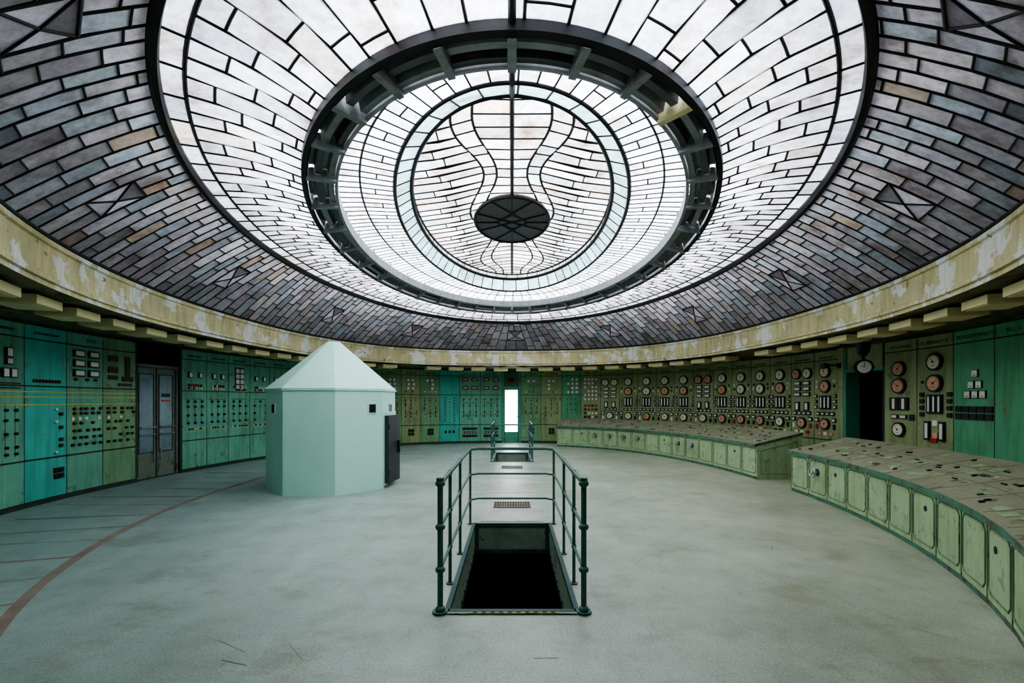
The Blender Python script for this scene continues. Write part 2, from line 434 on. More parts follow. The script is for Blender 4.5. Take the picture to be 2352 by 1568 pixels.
# ------------------------------------------------------------------ octagonal booth
def booth():
    b=MB(); cx,cy=-3.50,8.93; ap=1.09
    Rr=ap/math.cos(math.pi/8)
    def octp(r,z): return [Vector((cx+r*math.cos(math.pi/8+i*math.pi/4),cy+r*math.sin(math.pi/8+i*math.pi/4),z)) for i in range(8)]
    lo=octp(Rr,0); hi=octp(Rr,1.84); e0=octp(Rr+0.02,1.82); e1=octp(Rr+0.02,1.86); tp=octp(0.12,2.79)
    for i in range(8):
        j=(i+1)%8
        b.face([lo[i],lo[j],hi[j],hi[i]],'mint')
        b.face([e0[i],e0[j],e1[j],e1[i]],'mint'); b.face([hi[i],hi[j],e0[j],e0[i]],'mint')
        b.face([e1[i],e1[j],tp[j],tp[i]],'mint')
    b.face(tp,'mint'); b.face(list(reversed(lo)),'mint')
    def slit(ang,off,z,w,h):
        n=Vector((math.cos(ang),math.sin(ang),0)); u=Vector((-n.y,n.x,0))
        b.fr(Vector((cx,cy,0))+n*ap,u,n)
        b.box(off-w/2-0.02,off+w/2+0.02,-0.01,0.012,z-h/2-0.02,z+h/2+0.02,'mint')
        b.box(off-w/2,off+w/2,0,0.016,z-h/2,z+h/2,'black')
    slit(-math.pi/4,0.24,1.50,0.13,0.15); slit(0,0.05,1.50,0.2,0.14)
    slit(-3*math.pi/4,0.0,1.5,0.13,0.15)
    n=Vector((1,0,0)); u=Vector((0,1,0))
    b.fr((cx+ap,cy,0),u,n)
    b.box(-0.36,0.40,0.0,0.03,0.06,1.42,'mint')
    b.fr((cx+ap+0.01,cy-0.36,0),Vector((math.cos(math.radians(84)),math.sin(math.radians(84)),0)),Vector((math.sin(math.radians(84)),-math.cos(math.radians(84)),0)))
    b.box(0,0.60,0.0,0.08,0.08,1.36,'gunmetal')
    for z in (0.3,1.15): b.box(-0.02,0.10,0.08,0.11,z-0.05,z+0.05,'gunmetal')
    b.box(0.45,0.49,0.08,0.13,0.62,0.86,'black')
    b.fr((0,0,0),(1,0,0),(0,1,0))
    b.obj('octagonal_guard_booth')
booth()

# ------------------------------------------------------------------ instruments
def gauge(p,u,z,r,dial='dial',d=0.04):
    p.disk(u,z,r,d-0.01,d+0.045,'black',20)
    p.disk(u,z,r*0.78,d+0.045,d+0.05,dial,20)
    a=R.uniform(0.6,2.6)
    c,s_=math.cos(a),math.sin(a)
    pts=[(-0.006,0),(0.006,0),(0.003,r*0.6),(-0.003,r*0.6)]
    p.face([p.P(u+x*s_+y*c, d+0.053, z-x*c+y*s_) for x,y in pts],'black')
    p.disk(u,z-r*0.0,r*0.12,d+0.05,d+0.056,'black',8)
    for k in range(9):
        aa=math.pi*(0.1+0.8*k/8); x0,y0=math.cos(aa)*r*0.66,math.sin(aa)*r*0.66
        p.cb(u+x0,z+y0,r*0.05,r*0.08,d+0.05,d+0.0515,'black')
    p.cb(u,z-r*0.42,r*0.5,r*0.05,d+0.05,d+0.053,'maroon')
def meter(p,u,z,w,h,inner='white',d=0.04,m=0.014):
    p.cb(u,z,w,h,d-0.01,d+0.03,'black'); p.cb(u,z,w-2*m,h-2*m,d+0.03,d+0.034,inner)
def knob(p,u,z,r=0.022,k='black',d=0.04):
    p.disk(u,z,r,d-0.01,d+0.03,k,8)
def sq(p,u,z,w,h,k,d=0.04): 
    p.cb(u,z,w,h,d-0.01,d+0.018,k)
def wsq(p,u,z,w,h,d=0.04):
    p.cb(u,z,w+0.014,h+0.014,d-0.01,d+0.012,'black'); p.cb(u,z,w-0.006,h-0.006,d+0.012,d+0.02,'white')
    p.cb(u,z-h*0.25,w*0.4,h*0.10,d+0.02,d+0.021,'maroon')

def plates(p,w,k,splits,hk=None):
    p.cb(0,1.42,w,2.84,0.0,0.02,'seam')
    g=0.010
    for i,(a,b) in enumerate(zip(splits[:-1],splits[1:])):
        p.box(-w/2+g,w/2-g,0.02,0.035,a+g,b-g,k)
    for a in splits[1:-1]:
        p.box(-w/2+g,w/2-g,0.03,0.045,a-0.012,a-0.004,'seam')
    p.box(-w/2,w/2,0.0,0.045,0.0,0.07,'seam')

S3=[0.07,0.72,1.87,2.6,2.82]
def label(p,z,w):
    x=-w*0.28
    while x<w*0.28:
        l=R.uniform(0.012,0.03); p.cb(x+l/2,z,l,0.035,0.035,0.038,'black'); x+=l+0.012

def build_panel(p,kind,w):
    if kind=='blankL':
        plates(p,w,'green',S3); 
        for z in (2.3,2.1): meter(p,0,z,0.16,0.1)
        for r_ in range(4):
            for c in (-1,1): knob(p,c*w*0.2,1.6-0.2*r_)
    elif kind=='L0':
        plates(p,w,'green',S3); label(p,2.7,w)
        for i,(u,z) in enumerate(((0.12,2.35),(0.12,2.22),(0.06,2.05),(0.19,2.05),(-0.1,2.3),(-0.1,2.1))): meter(p,u,z,0.11,0.14 if i!=1 else 0.1)
        for z in (1.78,1.70,1.58): p.cb(0,z,w,0.014,0.035,0.038,'yellow')
        for z in (1.9,1.83): p.cb(0,z,w*0.8,0.02,0.035,0.05,'maroon')
        for c in (-0.3,-0.1,0.1,0.3):
            p.cb(c*w,1.2,0.008,0.8,0.035,0.037,'seam')
            for z in (1.5,1.35,1.15,0.95,0.85): knob(p,c*w+R.uniform(-.01,.01),z)
    elif kind=='T':
        plates(p,w,'teal',S3); label(p,2.7,w)
        for i in range(9): sq(p,-0.3*w+0.075*w*i,1.95,0.03,0.05,'maroon')
        for z in (1.78,1.70,1.58): p.cb(0,z,w,0.014,0.035,0.038,'yellow')
        for z in (1.42,1.2,1.0,0.9): knob(p,w*0.33,z,0.03); 
        for z in (1.5,1.3,0.8): knob(p,w*0.2,z,0.02,'white')
        for a in (0,1):
            for c in (0,1): sq(p,w*0.22+0.1*c,0.4+0.1*a,0.08,0.08,'black')
    elif kind in('L1','L2'):
        plates(p,w,'green' if kind=='L1' else 'olive2',S3)
        if kind=='L1':
            for c in (-1,1):
                for z in (2.46,2.29,2.12): meter(p,c*w*0.2,z,0.21,0.125,'white',m=0.024)
            sq(p,0.02,2.01,0.05,0.05,'black'); sq(p,-0.2,2.01,0.05,0.05,'maroon'); sq(p,0.2,2.01,0.05,0.05,'maroon')
        else:
            for z in (2.44,2.22): sq(p,-w*0.22,z,0.2,0.11,'maroon')
            sq(p,-w*0.22,2.08,0.2,0.08,'maroon')
            sq(p,w*0.22,2.28,0.1,0.42,'maroon'); sq(p,w*0.22,2.06,0.25,0.09,'maroon'); sq(p,w*0.15,1.95,0.3,0.05,'maroon')
        for z in (1.78,1.70,1.58): p.cb(0,z,w,0.014,0.035,0.038,'yellow')
        for c in (-0.36,-0.18,0.0,0.18,0.36):
            p.cb(c*w,1.3,0.012,0.5,0.035,0.037,'yellow')
            for z in (1.5,1.42,1.25,1.12,1.0,0.88): 
                if R.random()<0.8: knob(p,c*w+R.choice((0,0.03)),z,0.026)
            if R.random()<.6: sq(p,c*w,1.33,0.05,0.05,'dial')
    elif kind in('S','Sb'):
        plates(p,w,'green',S3); label(p,2.68,w)
        if kind=='S':
            for c in (-1,1): meter(p,c*w*0.2,2.24,0.1,0.13)
        else:
            p.cb(0,2.21,0.3,0.6,0.03,0.036,'black')
            for c in (-1,1):
                for i in range(4): sq(p,c*0.07,2.42-0.14*i,0.1,0.11,'white'); 
        for i in range(6): 
            sq(p,-0.25*w+0.1*w*i,2.0,0.035,0.06,R.choice(('dial','red','black')))
            sq(p,-0.25*w+0.1*w*i,1.93,0.03,0.05,R.choice(('dial','maroon','dialo')))
        for c in (-0.28,0,0.28):
            p.cb(c*w,1.4,0.01,0.55,0.035,0.038,'maroon')
            for z in (1.62,1.5,1.3,1.12): 
                if R.random()<.85: knob(p,c*w,z,0.028)
        p.cb(0,1.68,w*0.7,0.012,0.035,0.038,'maroon')
        for i in range(7): sq(p,-0.33*w+0.11*w*i,0.98,0.03,0.035,R.choice(('dial','maroon','black')))
        p.cb(0,0.93,w*0.8,0.008,0.035,0.038,'yellow')
    elif kind=='F':
        plates(p,w,R.choice(('olive2','olive')),S3); label(p,2.68,w)
        for c in (-1,1):
            for i in range(R.choice((1,3))): wsq(p,c*0.09+R.uniform(-.02,.02),2.4-0.15*i,0.1,0.11)
        for i in range(4): knob(p,-0.2+0.13*i,1.98,0.025,R.choice(('dialo','black','dial')))
        for c in (-0.28,0,0.28):
            p.cb(c*w,1.35,0.012,0.6,0.035,0.038,'maroon')
            for z in (1.66,1.5,1.36,1.2,1.05): knob(p,c*w,z,0.026,R.choice(('black','black','dialo')))
        p.cb(0,1.74,w*0.7,0.012,0.035,0.038,'maroon'); p.cb(0,1.15,w*0.6,0.012,0.035,0.038,'maroon')
        for a in (0,1):
            for c in (0,1): sq(p,-0.05+0.12*c,0.40+0.13*a,0.1,0.11,'black')
    elif kind=='F2':
        plates(p,w,'olive2' if R.random()<.5 else 'green',S3); label(p,2.68,w)
        for c in (-1,1):
            for z in (2.46,2.14): meter(p,c*w*0.22,z,0.24,0.13,'dialo',m=0.03)
        for c in (-0.3,0,0.3):
            p.cb(c*w,1.35,0.014,0.7,0.035,0.038,'maroon')
            for z in (1.7,1.45,1.2,1.05): knob(p,c*w,z,0.03)
        p.cb(0,1.55,w*0.62,0.014,0.035,0.038,'maroon'); p.cb(0,1.1,w*0.62,0.014,0.035,0.038,'maroon')
        for z in (0.56,0.42,0.28): sq(p,0,z,w*0.7,0.08,'black')
        for i in range(6): sq(p,-0.3*w+0.12*w*i,0.42,0.04,0.04,'dial',0.055)
    elif kind=='Tf':
        plates(p,w,'teal',S3)
        for c in (-1,1):
            for i in range(9): knob(p,c*w*0.24,1.75-0.11*i,0.022,'black')
            for i in range(9): sq(p,c*w*0.1,1.75-0.11*i,0.05,0.015,'dial')
        for i in range(3): sq(p,-.15+.15*i,0.45,0.08,0.1,'black')
    elif kind=='W':
        plates(p,w,'olive',S3); label(p,2.68,w)
        for a in range(6):
            for c in (-1.5,-.5,.5,1.5):
                if R.random()<.8: wsq(p,c*0.14,2.45-0.15*a,0.09,0.1)
        for a in range(4):
            for c in (-1.5,-.5,.5,1.5):
                sq(p,c*0.14,1.45-0.14*a,0.09,0.08,R.choice(('black','black','white','red')))
        for a in (0,1):
            for c in (0,1): sq(p,-0.05+0.12*c,0.40+0.13*a,0.1,0.11,'black')
    elif kind=='Tg':
        plates(p,w,'emer',S3)
        for a in range(4):
            for c in (-1,0,1):
                if R.random()<.85: wsq(p,c*0.16+0.05,2.45-0.16*a,0.1,0.11)
        for a in range(3):
            for c in (-1,0,1): knob(p,c*0.15,1.7-0.2*a,0.022,'maroon')
    elif kind in('G','G2','Gx'):
        plates(p,w,'olive',[0.07,0.72,2.6,2.82]); label(p,2.66,w)
        r=min(0.15,w*0.235)
        if kind=='G2':
            for c in (-1,1): gauge(p,c*w*0.24,2.32,r*0.92,R.choice(('dialo','dial')))
            for a in range(3):
                for c in (-1,1): meter(p,c*w*0.2,2.08-0.14*a,w*0.28,0.1,'white',m=0.02)
            for c in (-1,1): meter(p,c*w*0.2,1.5,0.14,0.22,'white',m=0.03)
        else:
            gauge(p,0.0,2.33,r,'dial'); gauge(p,0.0,1.98,r,'dialo' if R.random()<.6 else 'dial')
            for c in (-1,0,1):
                p.cb(c*0.11,1.6,0.096,0.32,0.03,0.075,'black'); p.cb(c*0.11,1.6,0.038,0.25,0.075,0.078,'white')
            for c in (-1,1):
                for z in (1.75,1.62,1.49):
                    sq(p,c*(w*0.40),z,0.08,0.085,'black'); sq(p,c*(w*0.40),z,0.045,0.045,R.choice(('dial','dialo','white')),0.055)
                if w>0.6:
                    for z in (2.1,1.98): sq(p,c*(w*0.36),z,0.045,0.055,R.choice(('white','black')))
        for c in (-1.5,-.5,.5,1.5):
            sq(p,c*w*0.2,1.33,w*0.15,0.09,'black'); sq(p,c*w*0.2,1.33,w*0.09,0.04,'dial',0.055)
        for c in (-1,1): 
            sq(p,c*w*0.36,1.18,0.11,0.10,'black'); sq(p,c*w*0.36,1.18,0.065,0.055,'white',0.055)
            sq(p,c*w*0.36,1.02,0.06,0.12,R.choice(('black','red','white')))
        gauge(p,0,1.09,r*0.9,R.choice(('dial','dialo')))
        for c in (-1,0,1): sq(p,c*w*0.24,0.86,w*0.14,0.07,R.choice(('white','red','black','dialo')))
    elif kind=='GB':
        plates(p,w,'olive',[0.07,0.72,2.6,2.82])
        gauge(p,0.03,2.33,0.155,'dial'); gauge(p,0.03,1.95,0.16,'dialo')
        for c in (-1,0,1):
            p.cb(0.03+c*0.105,1.58,0.09,0.34,0.03,0.08,'black'); p.cb(0.03+c*0.105,1.58,0.035,0.27,0.08,0.083,'white')
        for c in (-1,1):
            for z in (1.75,1.63,1.51,1.39): sq(p,0.03+c*0.28,z,0.09,0.08,'black')
        for c in (-1,1):
            p.cb(0.03+c*0.15,1.1,0.10,0.34,0.03,0.08,'black'); p.cb(0.03+c*0.15,1.1,0.06,0.27,0.08,0.083,'white')
        sq(p,0.03,1.24,0.1,0.1,'white'); sq(p,0.03,1.02,0.1,0.1,'dialo'); sq(p,0.0,0.93,0.14,0.08,'red')
        for z in (1.98,1.75): sq(p,-0.24,z,0.04,0.05,'black')
    elif kind=='GC':
        plates(p,w,'olive',[0.07,0.72,2.6,2.82])
        gauge(p,0,2.26,0.15,'dialo'); gauge(p,0,1.93,0.155,'dialo')
        for c in (-1,1):
            meter(p,c*0.11,1.58,0.2,0.25,'black',m=0.02); p.cb(c*0.11,1.58,0.06,0.2,0.075,0.078,'dial')
            meter(p,c*0.10,1.33,0.14,0.08,'white')
        sq(p,0.27,1.32,0.1,0.12,'black'); gauge(p,0,1.08,0.14,'dial')
    elif kind=='K':
        plates(p,w,'emer',[0.07,0.72,2.6,2.82])
        for z,cs in ((2.08,(0.0,)),(1.9,(-0.07,0.07)),(1.74,(-0.14,0.0,0.14))):
            for c in cs: wsq(p,c+0.05,z,0.1,0.11)
        for z in (1.5,1.38):
            for i in range(5): sq(p,-0.26+0.14*i,z,0.12,0.1,'black')
    elif kind=='BK':
        plates(p,w,'emer',[0.07,0.72,2.6,2.82])
    elif kind=='fill':
        p.cb(0,1.42,w,2.84,0.0,0.04,'olive')

wallmb={'left':MB(),'right':MB(),'far':MB(),'near':MB()}
def wall_region(d):
    f=d/WALL.L
    if f<0.1 or f>0.9: return 'near'
    if f<0.40: return 'left'
    if f<0.60: return 'far'
    return 'right'
def frame_at(d0,d1,off=0.0):
    a,b=WALL.at(d0),WALL.at(d1)
    u=(b-a); w=u.length; u=u.normalized(); n=Vector((u.y,-u.x))
    c=(a+b)/2
    return P3(c-n*off,0),Vector((u.x,u.y,0)),Vector((n.x,n.y,0)),w

segs=[]
def add(px0,px1,kind): segs.append((WALL.bearing(bm(px0)),WALL.bearing(bm(px1)),kind))
bl=[(-70,50,'L0'),(50,148,'T'),(148,232,'L1'),(232,308,'L2'),(308,415,'DL'),(415,472,'S'),(472,522,'S'),(522,572,'Sb'),(572,617,'S'),
(617,660,'S'),(660,703,'Sb'),(703,747,'S'),(747,790,'S'),(790,833,'F2'),(833,877,'F'),(877,921,'F'),(921,965,'F'),(965,1010,'F'),(1010,1055,'Tf'),(1055,1103,'F2'),(1103,1152,'F2'),
(1152,1197,'DF'),(1197,1243,'F'),(1243,1290,'F'),(1290,1335,'Tg'),(1335,1380,'W'),(1380,1423,'G2'),(1423,1465,'G'),(1465,1508,'G'),(1508,1550,'G'),(1550,1595,'G'),(1595,1640,'G2'),
(1640,1683,'G'),(1683,1728,'G'),(1728,1772,'G'),(1772,1820,'G'),(1820,1873,'G2'),(1873,1928,'G'),(1928,1940,'fill'),(1940,2035,'DR'),(2035,2110,'GC'),(2110,2195,'GB'),(2195,2290,'K'),(2290,2420,'BK')]
for a in bl: add(*a)
dl=segs[0][0]; n=int(dl/0.85)
pre=[(dl*i/n,dl*(i+1)/n,'blankL') for i in range(n)]
dr=segs[-1][1]; n=int((WALL.L-dr)/0.85)
post=[(dr+(WALL.L-dr)*i/n,dr+(WALL.L-dr)*(i+1)/n,'G') for i in range(n)]
segs=pre+segs+post

def txt(body,frame,u,z,size,parent,col='black',d=0.037):
    cu=bpy.data.curves.new('lettering','FONT'); cu.body=body; cu.size=size; cu.align_x='CENTER'; cu.extrude=0.001
    ob=bpy.data.objects.new('lettering',cu); scene.collection.objects.link(ob)
    o,U,Nn=frame; Wv=Vector((0,0,1))
    mtx=Matrix(((U.x,Wv.x,Nn.x,0),(U.y,Wv.y,Nn.y,0),(U.z,Wv.z,Nn.z,0),(0,0,0,1)))
    ob.matrix_world=Matrix.Translation(o+U*u+Nn*d+Wv*z) @ mtx
    cu.materials.append(M[col]); 
    if parent: ob.parent=parent
    return ob

for d0,d1,k in segs:
    o,U,Nn,w=frame_at(d0,d1)
    wm=wallmb[wall_region((d0+d1)/2)]
    wm.fr(o,U,Nn)
    e=0.02
    if k in('DL','DF','DR'):
        wm.box(-w/2-e,w/2+e,-0.12,-0.02,2.80,3.0,'wallp')
        if k=='DL':
            fr=MB().fr(o,U,Nn)
            fr.box(-w/2,-w/2+0.05,-0.25,0.03,0,2.82,'seam'); fr.box(w/2-0.05,w/2,-0.25,0.03,0,2.82,'seam')
            fr.box(-w/2,w/2,-0.25,0.0,2.34,2.40,'doorgrey'); fr.box(-w/2,w/2,-0.25,-0.2,2.40,2.82,'pit')  # black sheet stands for the darkness above the door
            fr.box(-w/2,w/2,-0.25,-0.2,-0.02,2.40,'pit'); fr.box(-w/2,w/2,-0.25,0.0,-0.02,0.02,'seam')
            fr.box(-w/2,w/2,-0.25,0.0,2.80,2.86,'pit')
            fr.box(-w/2+0.05,-w/2+0.10,-0.14,-0.02,0,2.34,'doorgrey'); fr.box(w/2-0.10,w/2-0.05,-0.14,-0.02,0,2.34,'doorgrey')
            lw=(w-0.2)/2
            for s_ in (-1,1):
                c=s_*lw/2
                fr.box(c-lw/2+0.004,c+lw/2-0.004,-0.10,-0.06,0.02,2.33,'doorgrey')
                fr.box(c-lw/2+0.07,c+lw/2-0.07,-0.06,-0.055,0.55,2.2,'doorglass')
                for z in (0.55,2.2): fr.box(c-lw/2+0.06,c+lw/2-0.06,-0.06,-0.048,z-0.01,z+0.01,'seam')
                for uu in (c-lw/2+0.07,c+lw/2-0.07): fr.box(uu-0.01,uu+0.01,-0.06,-0.048,0.55,2.2,'seam')
                fr.box(c-lw/2+0.05,c+lw/2-0.05,-0.06,-0.045,0.10,0.45,'doorgrey')
                fr.tube(fr.P(c-lw/2+0.06,0.0,1.08),fr.P(c+lw/2-0.06,0.0,1.08),0.016,'steel')
                fr.tube(fr.P(c-lw/2+0.06,0.0,0.93),fr.P(c+lw/2-0.06,0.0,0.93),0.012,'steel')
                for uu in (c-lw/2+0.08,c+lw/2-0.08):
                    fr.tube(fr.P(uu,-0.06,1.08),fr.P(uu,0.0,1.08),0.014,'steel')
                    fr.tube(fr.P(uu,-0.06,0.93),fr.P(uu,0.0,0.93),0.010,'steel')
                fr.tube(fr.P(c*0.35,-0.02,0.35),fr.P(c*0.35,-0.02,0.62),0.012,'steel')
            fr.box(-0.006,0.006,-0.06,-0.04,0.02,2.33,'seam')
            fr.box(lw/2-0.12,lw/2+0.12,-0.055,-0.052,1.62,1.66,'red')
            fr.box(lw/2-0.12,lw/2+0.12,-0.055,-0.052,1.72,1.80,'seam')
            ob=fr.obj('door_1')
        elif k=='DF':
            fr=MB().fr(o,U,Nn)
            fr.box(-w/2,-w/2+0.09,-0.12,0.03,0,2.82,'frameteal'); fr.box(w/2-0.09,w/2,-0.12,0.03,0,2.82,'frameteal')
            fr.box(-w/2+0.09,w/2-0.09,-0.12,0.02,2.12,2.2,'frameteal'); fr.box(-w/2+0.09,w/2-0.09,-0.12,0.0,2.2,2.82,'wallp')
            fr.cb(0.0,2.45,0.22,0.14,0.0,0.03,'black')
            a=w/2-0.09
            fr.box(-a,-a+0.05,-0.08,-0.03,0,2.12,'frameteal'); fr.box(a-0.05,a,-0.08,-0.03,0,2.12,'frameteal')
            fr.box(-a,a,-0.08,-0.03,0,0.42,'frameteal'); fr.box(-a,a,-0.08,-0.03,2.06,2.12,'frameteal')
            fr.box(-a+0.05,a-0.05,-0.06,-0.05,0.42,2.06,'clear')
            fr.box(a-0.1,a-0.04,-0.03,0.02,1.0,1.03,'black')
            fr.obj('door_2')
        else:
            fr=MB().fr(o,U,Nn)
            fr.box(-w/2,-w/2+0.07,-0.3,0.03,0,2.82,'frameteal'); fr.box(w/2-0.05,w/2,-0.3,0.03,0,2.82,'seam')
            fr.box(-w/2,w/2,-0.3,0.03,2.27,2.34,'frameteal'); fr.box(-w/2,w/2,-0.3,0.0,2.34,2.82,'olive')
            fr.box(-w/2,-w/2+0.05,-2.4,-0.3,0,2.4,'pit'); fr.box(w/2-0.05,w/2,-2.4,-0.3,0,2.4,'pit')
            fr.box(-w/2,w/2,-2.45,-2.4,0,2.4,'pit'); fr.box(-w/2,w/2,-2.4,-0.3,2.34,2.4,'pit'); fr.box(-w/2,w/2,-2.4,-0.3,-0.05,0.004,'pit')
            fr.box(w/2-0.13,w/2-0.09,-0.95,-0.12,0.02,2.25,'seam')
            fr.obj('door_3')
    else:
        wm.box(-w/2-e,w/2+e,-0.12,-0.02,0,3.0,'wallp')
        p=MB().fr(o,U,Nn); build_panel(p,k,w)
        ob=p.obj('control_panel')
        if k=='K': txt('III. TRANSZFORMATOR',(o,U,Nn),0,2.67,0.085,ob)
        if k=='GB': txt('H. GENERATOR',(o,U,Nn),0,2.66,0.08,ob)
        if k=='GC': txt('SZIV. BIZARREI',(o,U,Nn),0,2.66,0.075,ob)
        if k=='BK': txt('VILL. G.',(o,U,Nn),-0.1,2.67,0.085,ob)
        if k=='L1': txt('54-05',(o,U,Nn),0.12,2.67,0.09,ob)
for k,wm in wallmb.items(): wm.obj('wall_'+k)

# ------------------------------------------------------------------ soffit, fascia, light fixtures
NS=240
sf=MB(); fa=MB()
prof=[(0.0,ZS-0.01),(0.0,ZS+0.05),(-0.03,ZS+0.05),(-0.03,ZS+0.10),(0.0,ZS+0.12),(0.0,ZF-0.09),(-0.03,ZF-0.08),(-0.03,ZF-0.03),(0.02,ZF)]
for i in range(NS):
    p0=2*math.pi*i/NS; p1=2*math.pi*(i+1)/NS
    def q(phi,off=0):
        a=Vector(sep(*FAS,phi))
        t=(Vector(sep(*FAS,phi+0.004))-Vector(sep(*FAS,phi-0.004))).normalized()
        return a+Vector((-t.y,t.x))*off
    a0,a1=q(p0),q(p1)
    w0,w1=Vector(sep(7.8,9.3,9.3,2.0,2.3,p0)),Vector(sep(7.8,9.3,9.3,2.0,2.3,p1))
    sf.face([P3(a0,ZS),P3(a1,ZS),P3(w1,ZS),P3(w0,ZS)],'soffit')
    for (oa,za),(ob_,zb) in zip(prof[:-1],prof[1:]):
        fa.face([P3(q(p0,oa),za),P3(q(p1,oa),za),P3(q(p1,ob_),zb),P3(q(p0,ob_),zb)],'fascia')
    fa.face([P3(q(p0,0.0),ZS-0.01),P3(q(p1,0.0),ZS-0.01),P3(q(p1,0.12),ZS-0.01),P3(q(p0,0.12),ZS-0.01)],'soffit')
    fa.face([P3(q(p0,0.12),ZS-0.01),P3(q(p1,0.12),ZS-0.01),P3(q(p1,0.12),ZS+0.05),P3(q(p0,0.12),ZS+0.05)],'soffit')
sf.obj('ceiling'); fa.obj('trim_1')
LF=Loop(*FAS,off=0.42)
nl=int(LF.L/0.80)
for i in range(nl):
    if R.random()<0.05: continue
    d=LF.L*(i+0.5)/nl
    p=LF.at(d); t=LF.tan(d); o=LF.out(d)
    b=MB().fr(P3(p,0),(t.x,t.y,0),(o.x,o.y,0))
    k='boxw' if R.random()<0.10 else 'box'
    hw=0.25
    b.box(-hw,hw,-0.22,0.22,ZS-0.15,ZS-0.05,k)
    b.box(-hw+0.03,hw-0.03,-0.19,0.19,ZS-0.16,ZS-0.15,k)
    b.box(-0.08,0.08,-0.08,0.08,ZS-0.05,ZS,'soffit')
    b.obj('ceiling_light')

# ------------------------------------------------------------------ stained glass skylight
sky=empty('stained_glass_skylight',(0,0,0))
gt=MB()
cm_splines=[]
def lerp(a,b,t): return a+(b-a)*t
R0=(5.75,7.6,7.15,2.0,2.5,3.40)
R1=(4.30,6.74,6.74,2.0,2.0,4.33)
R1b=(4.12,6.55,6.55,2.0,2.0,4.36)
R2=(3.13,5.37,5.37,2.0,2.0,4.40)
R3=(2.98,5.12,5.12,2.0,2.0,4.66)
R3m=(2.46,4.66,4.66,2.0,2.0,4.73)
R4=(1.96,4.24,4.24,2.0,2.0,4.76)
R5=(1.74,3.75,3.75,2.0,2.0,4.97)
def RP(A,B,t,phi,bulge=0.0):
    pr=[lerp(A[i],B[i],t) for i in range(6)]
    x,y=sep(*pr[:5],phi); return Vector((x,y,pr[5]+bulge*math.sin(math.pi*t)))
def strips(A,B,wside,wend,jit=0.15):
    N=4000
    acc=0; prev=RP(A,B,0.5,0)
    lst=[0.0]
    def wid(phi): return lerp(wend,wside,abs(math.sin(phi))**0.9)
    target=wid(0)
    for i in range(1,N):
        phi=2*math.pi*i/N; p=RP(A,B,0.5,phi); acc+=(p-prev).length; prev=p
        if acc>=target: lst.append(phi); acc=0; target=wid(phi)*R.uniform(1-jit,1+jit)
    if 2*math.pi-lst[-1]<0.02: lst.pop()
    return lst
def band(A,B,phis,joints,colfn,bulge=0.0,rad=1.0,jrad=0.8,skip=None):
    n=len(phis)
    for i in range(n):
        p0=phis[i]; p1=phis[(i+1)%n]
        if i==n-1: p1=2*math.pi
        js=joints(i,(p0+p1)/2)
        ts=[0.0]+js+[1.0]
        for a,b in zip(ts[:-1],ts[1:]):
            if skip and skip(i,(a+b)/2): continue
            gt.face([RP(A,B,a,p0,bulge),RP(A,B,a,p1,bulge),RP(A,B,b,p1,bulge),RP(A,B,b,p0,bulge)],'glass',colfn((p0+p1)/2,(a+b)/2))
        for t in js:
            cm_splines.append(([RP(A,B,t,p0,bulge),RP(A,B,t,(p0+p1)/2,bulge),RP(A,B,t,p1,bulge)],jrad,False))
        if skip and skip(i,0.45) and skip((i-1)%n,0.45):
            for t0,t1 in ((0,MT0),(MT1,1.0)):
                cm_splines.append(([RP(A,B,t0,p0,bulge),RP(A,B,t1,p0,bulge)],rad,False))
        else:
            cm_splines.append(([RP(A,B,t,p0,bulge) for t in (0,0.25,0.5,0.75,1)],rad,False))
def ringline(A,r,dz=0.0):
    cm_splines.append(([Vector((*sep(*A[:5],2*math.pi*i/180),A[5]+dz)) for i in range(180)],r,True))

def c_outer(phi,t):
    v=R.uniform(0.5,1.0)*lerp(0.50,0.78,t)
    b=R.choice(((0.57,0.55,0.59),(0.52,0.54,0.58),(0.59,0.57,0.57),(0.44,0.51,0.55),(0.62,0.60,0.62)))
    if R.random()<0.03: b=(0.56,0.46,0.36)
    return tuple(x*v for x in b)
def c_bright(phi,t):
    v=R.uniform(0.38,0.72)*lerp(0.85,1.15,t)
    b=R.choice(((0.84,0.85,0.93),(0.90,0.90,0.95),(0.82,0.82,0.86),(0.76,0.83,0.93)))
    if R.random()<0.03: b=(0.80,0.74,0.68)
    return tuple(x*v for x in b)
def c_up(phi,t):
    v=R.uniform(0.50,0.82); b=R.choice(((0.84,0.87,0.92),(0.76,0.86,0.93),(0.9,0.9,0.92)))
    return tuple(x*v for x in b)
def c_teal(phi,t):
    v=R.uniform(0.36,0.54); return (0.50*v,0.76*v,0.80*v)
MT0,MT1=0.30,0.62
BUL=0.05
pho=strips(R0,R1,0.20,0.25)
mset={}
for deg in (0,36,66,93,120,147,180,-36,-66,-93,-120,-147):
    tgt=(math.pi+math.radians(deg))%(2*math.pi)
    i=min(range(1,len(pho)-2),key=lambda j:abs(pho[j]-tgt))
    mset[i-1]=i; mset[i]=i
def j_outer(i,phi):
    if i in mset: return [MT0,MT1,0.86 if i%2 else 0.80]
    k=[[0.22,0.5,0.78],[0.10,0.36,0.64,0.9],[0.3,0.57,0.84],[0.16,0.43,0.71]][i%4]
    return [min(0.96,max(0.04,x+R.uniform(-0.03,0.03))) for x in k]
band(R0,R1,pho,j_outer,c_outer,BUL,skip=lambda i,t:(i in mset and MT0<t<MT1))
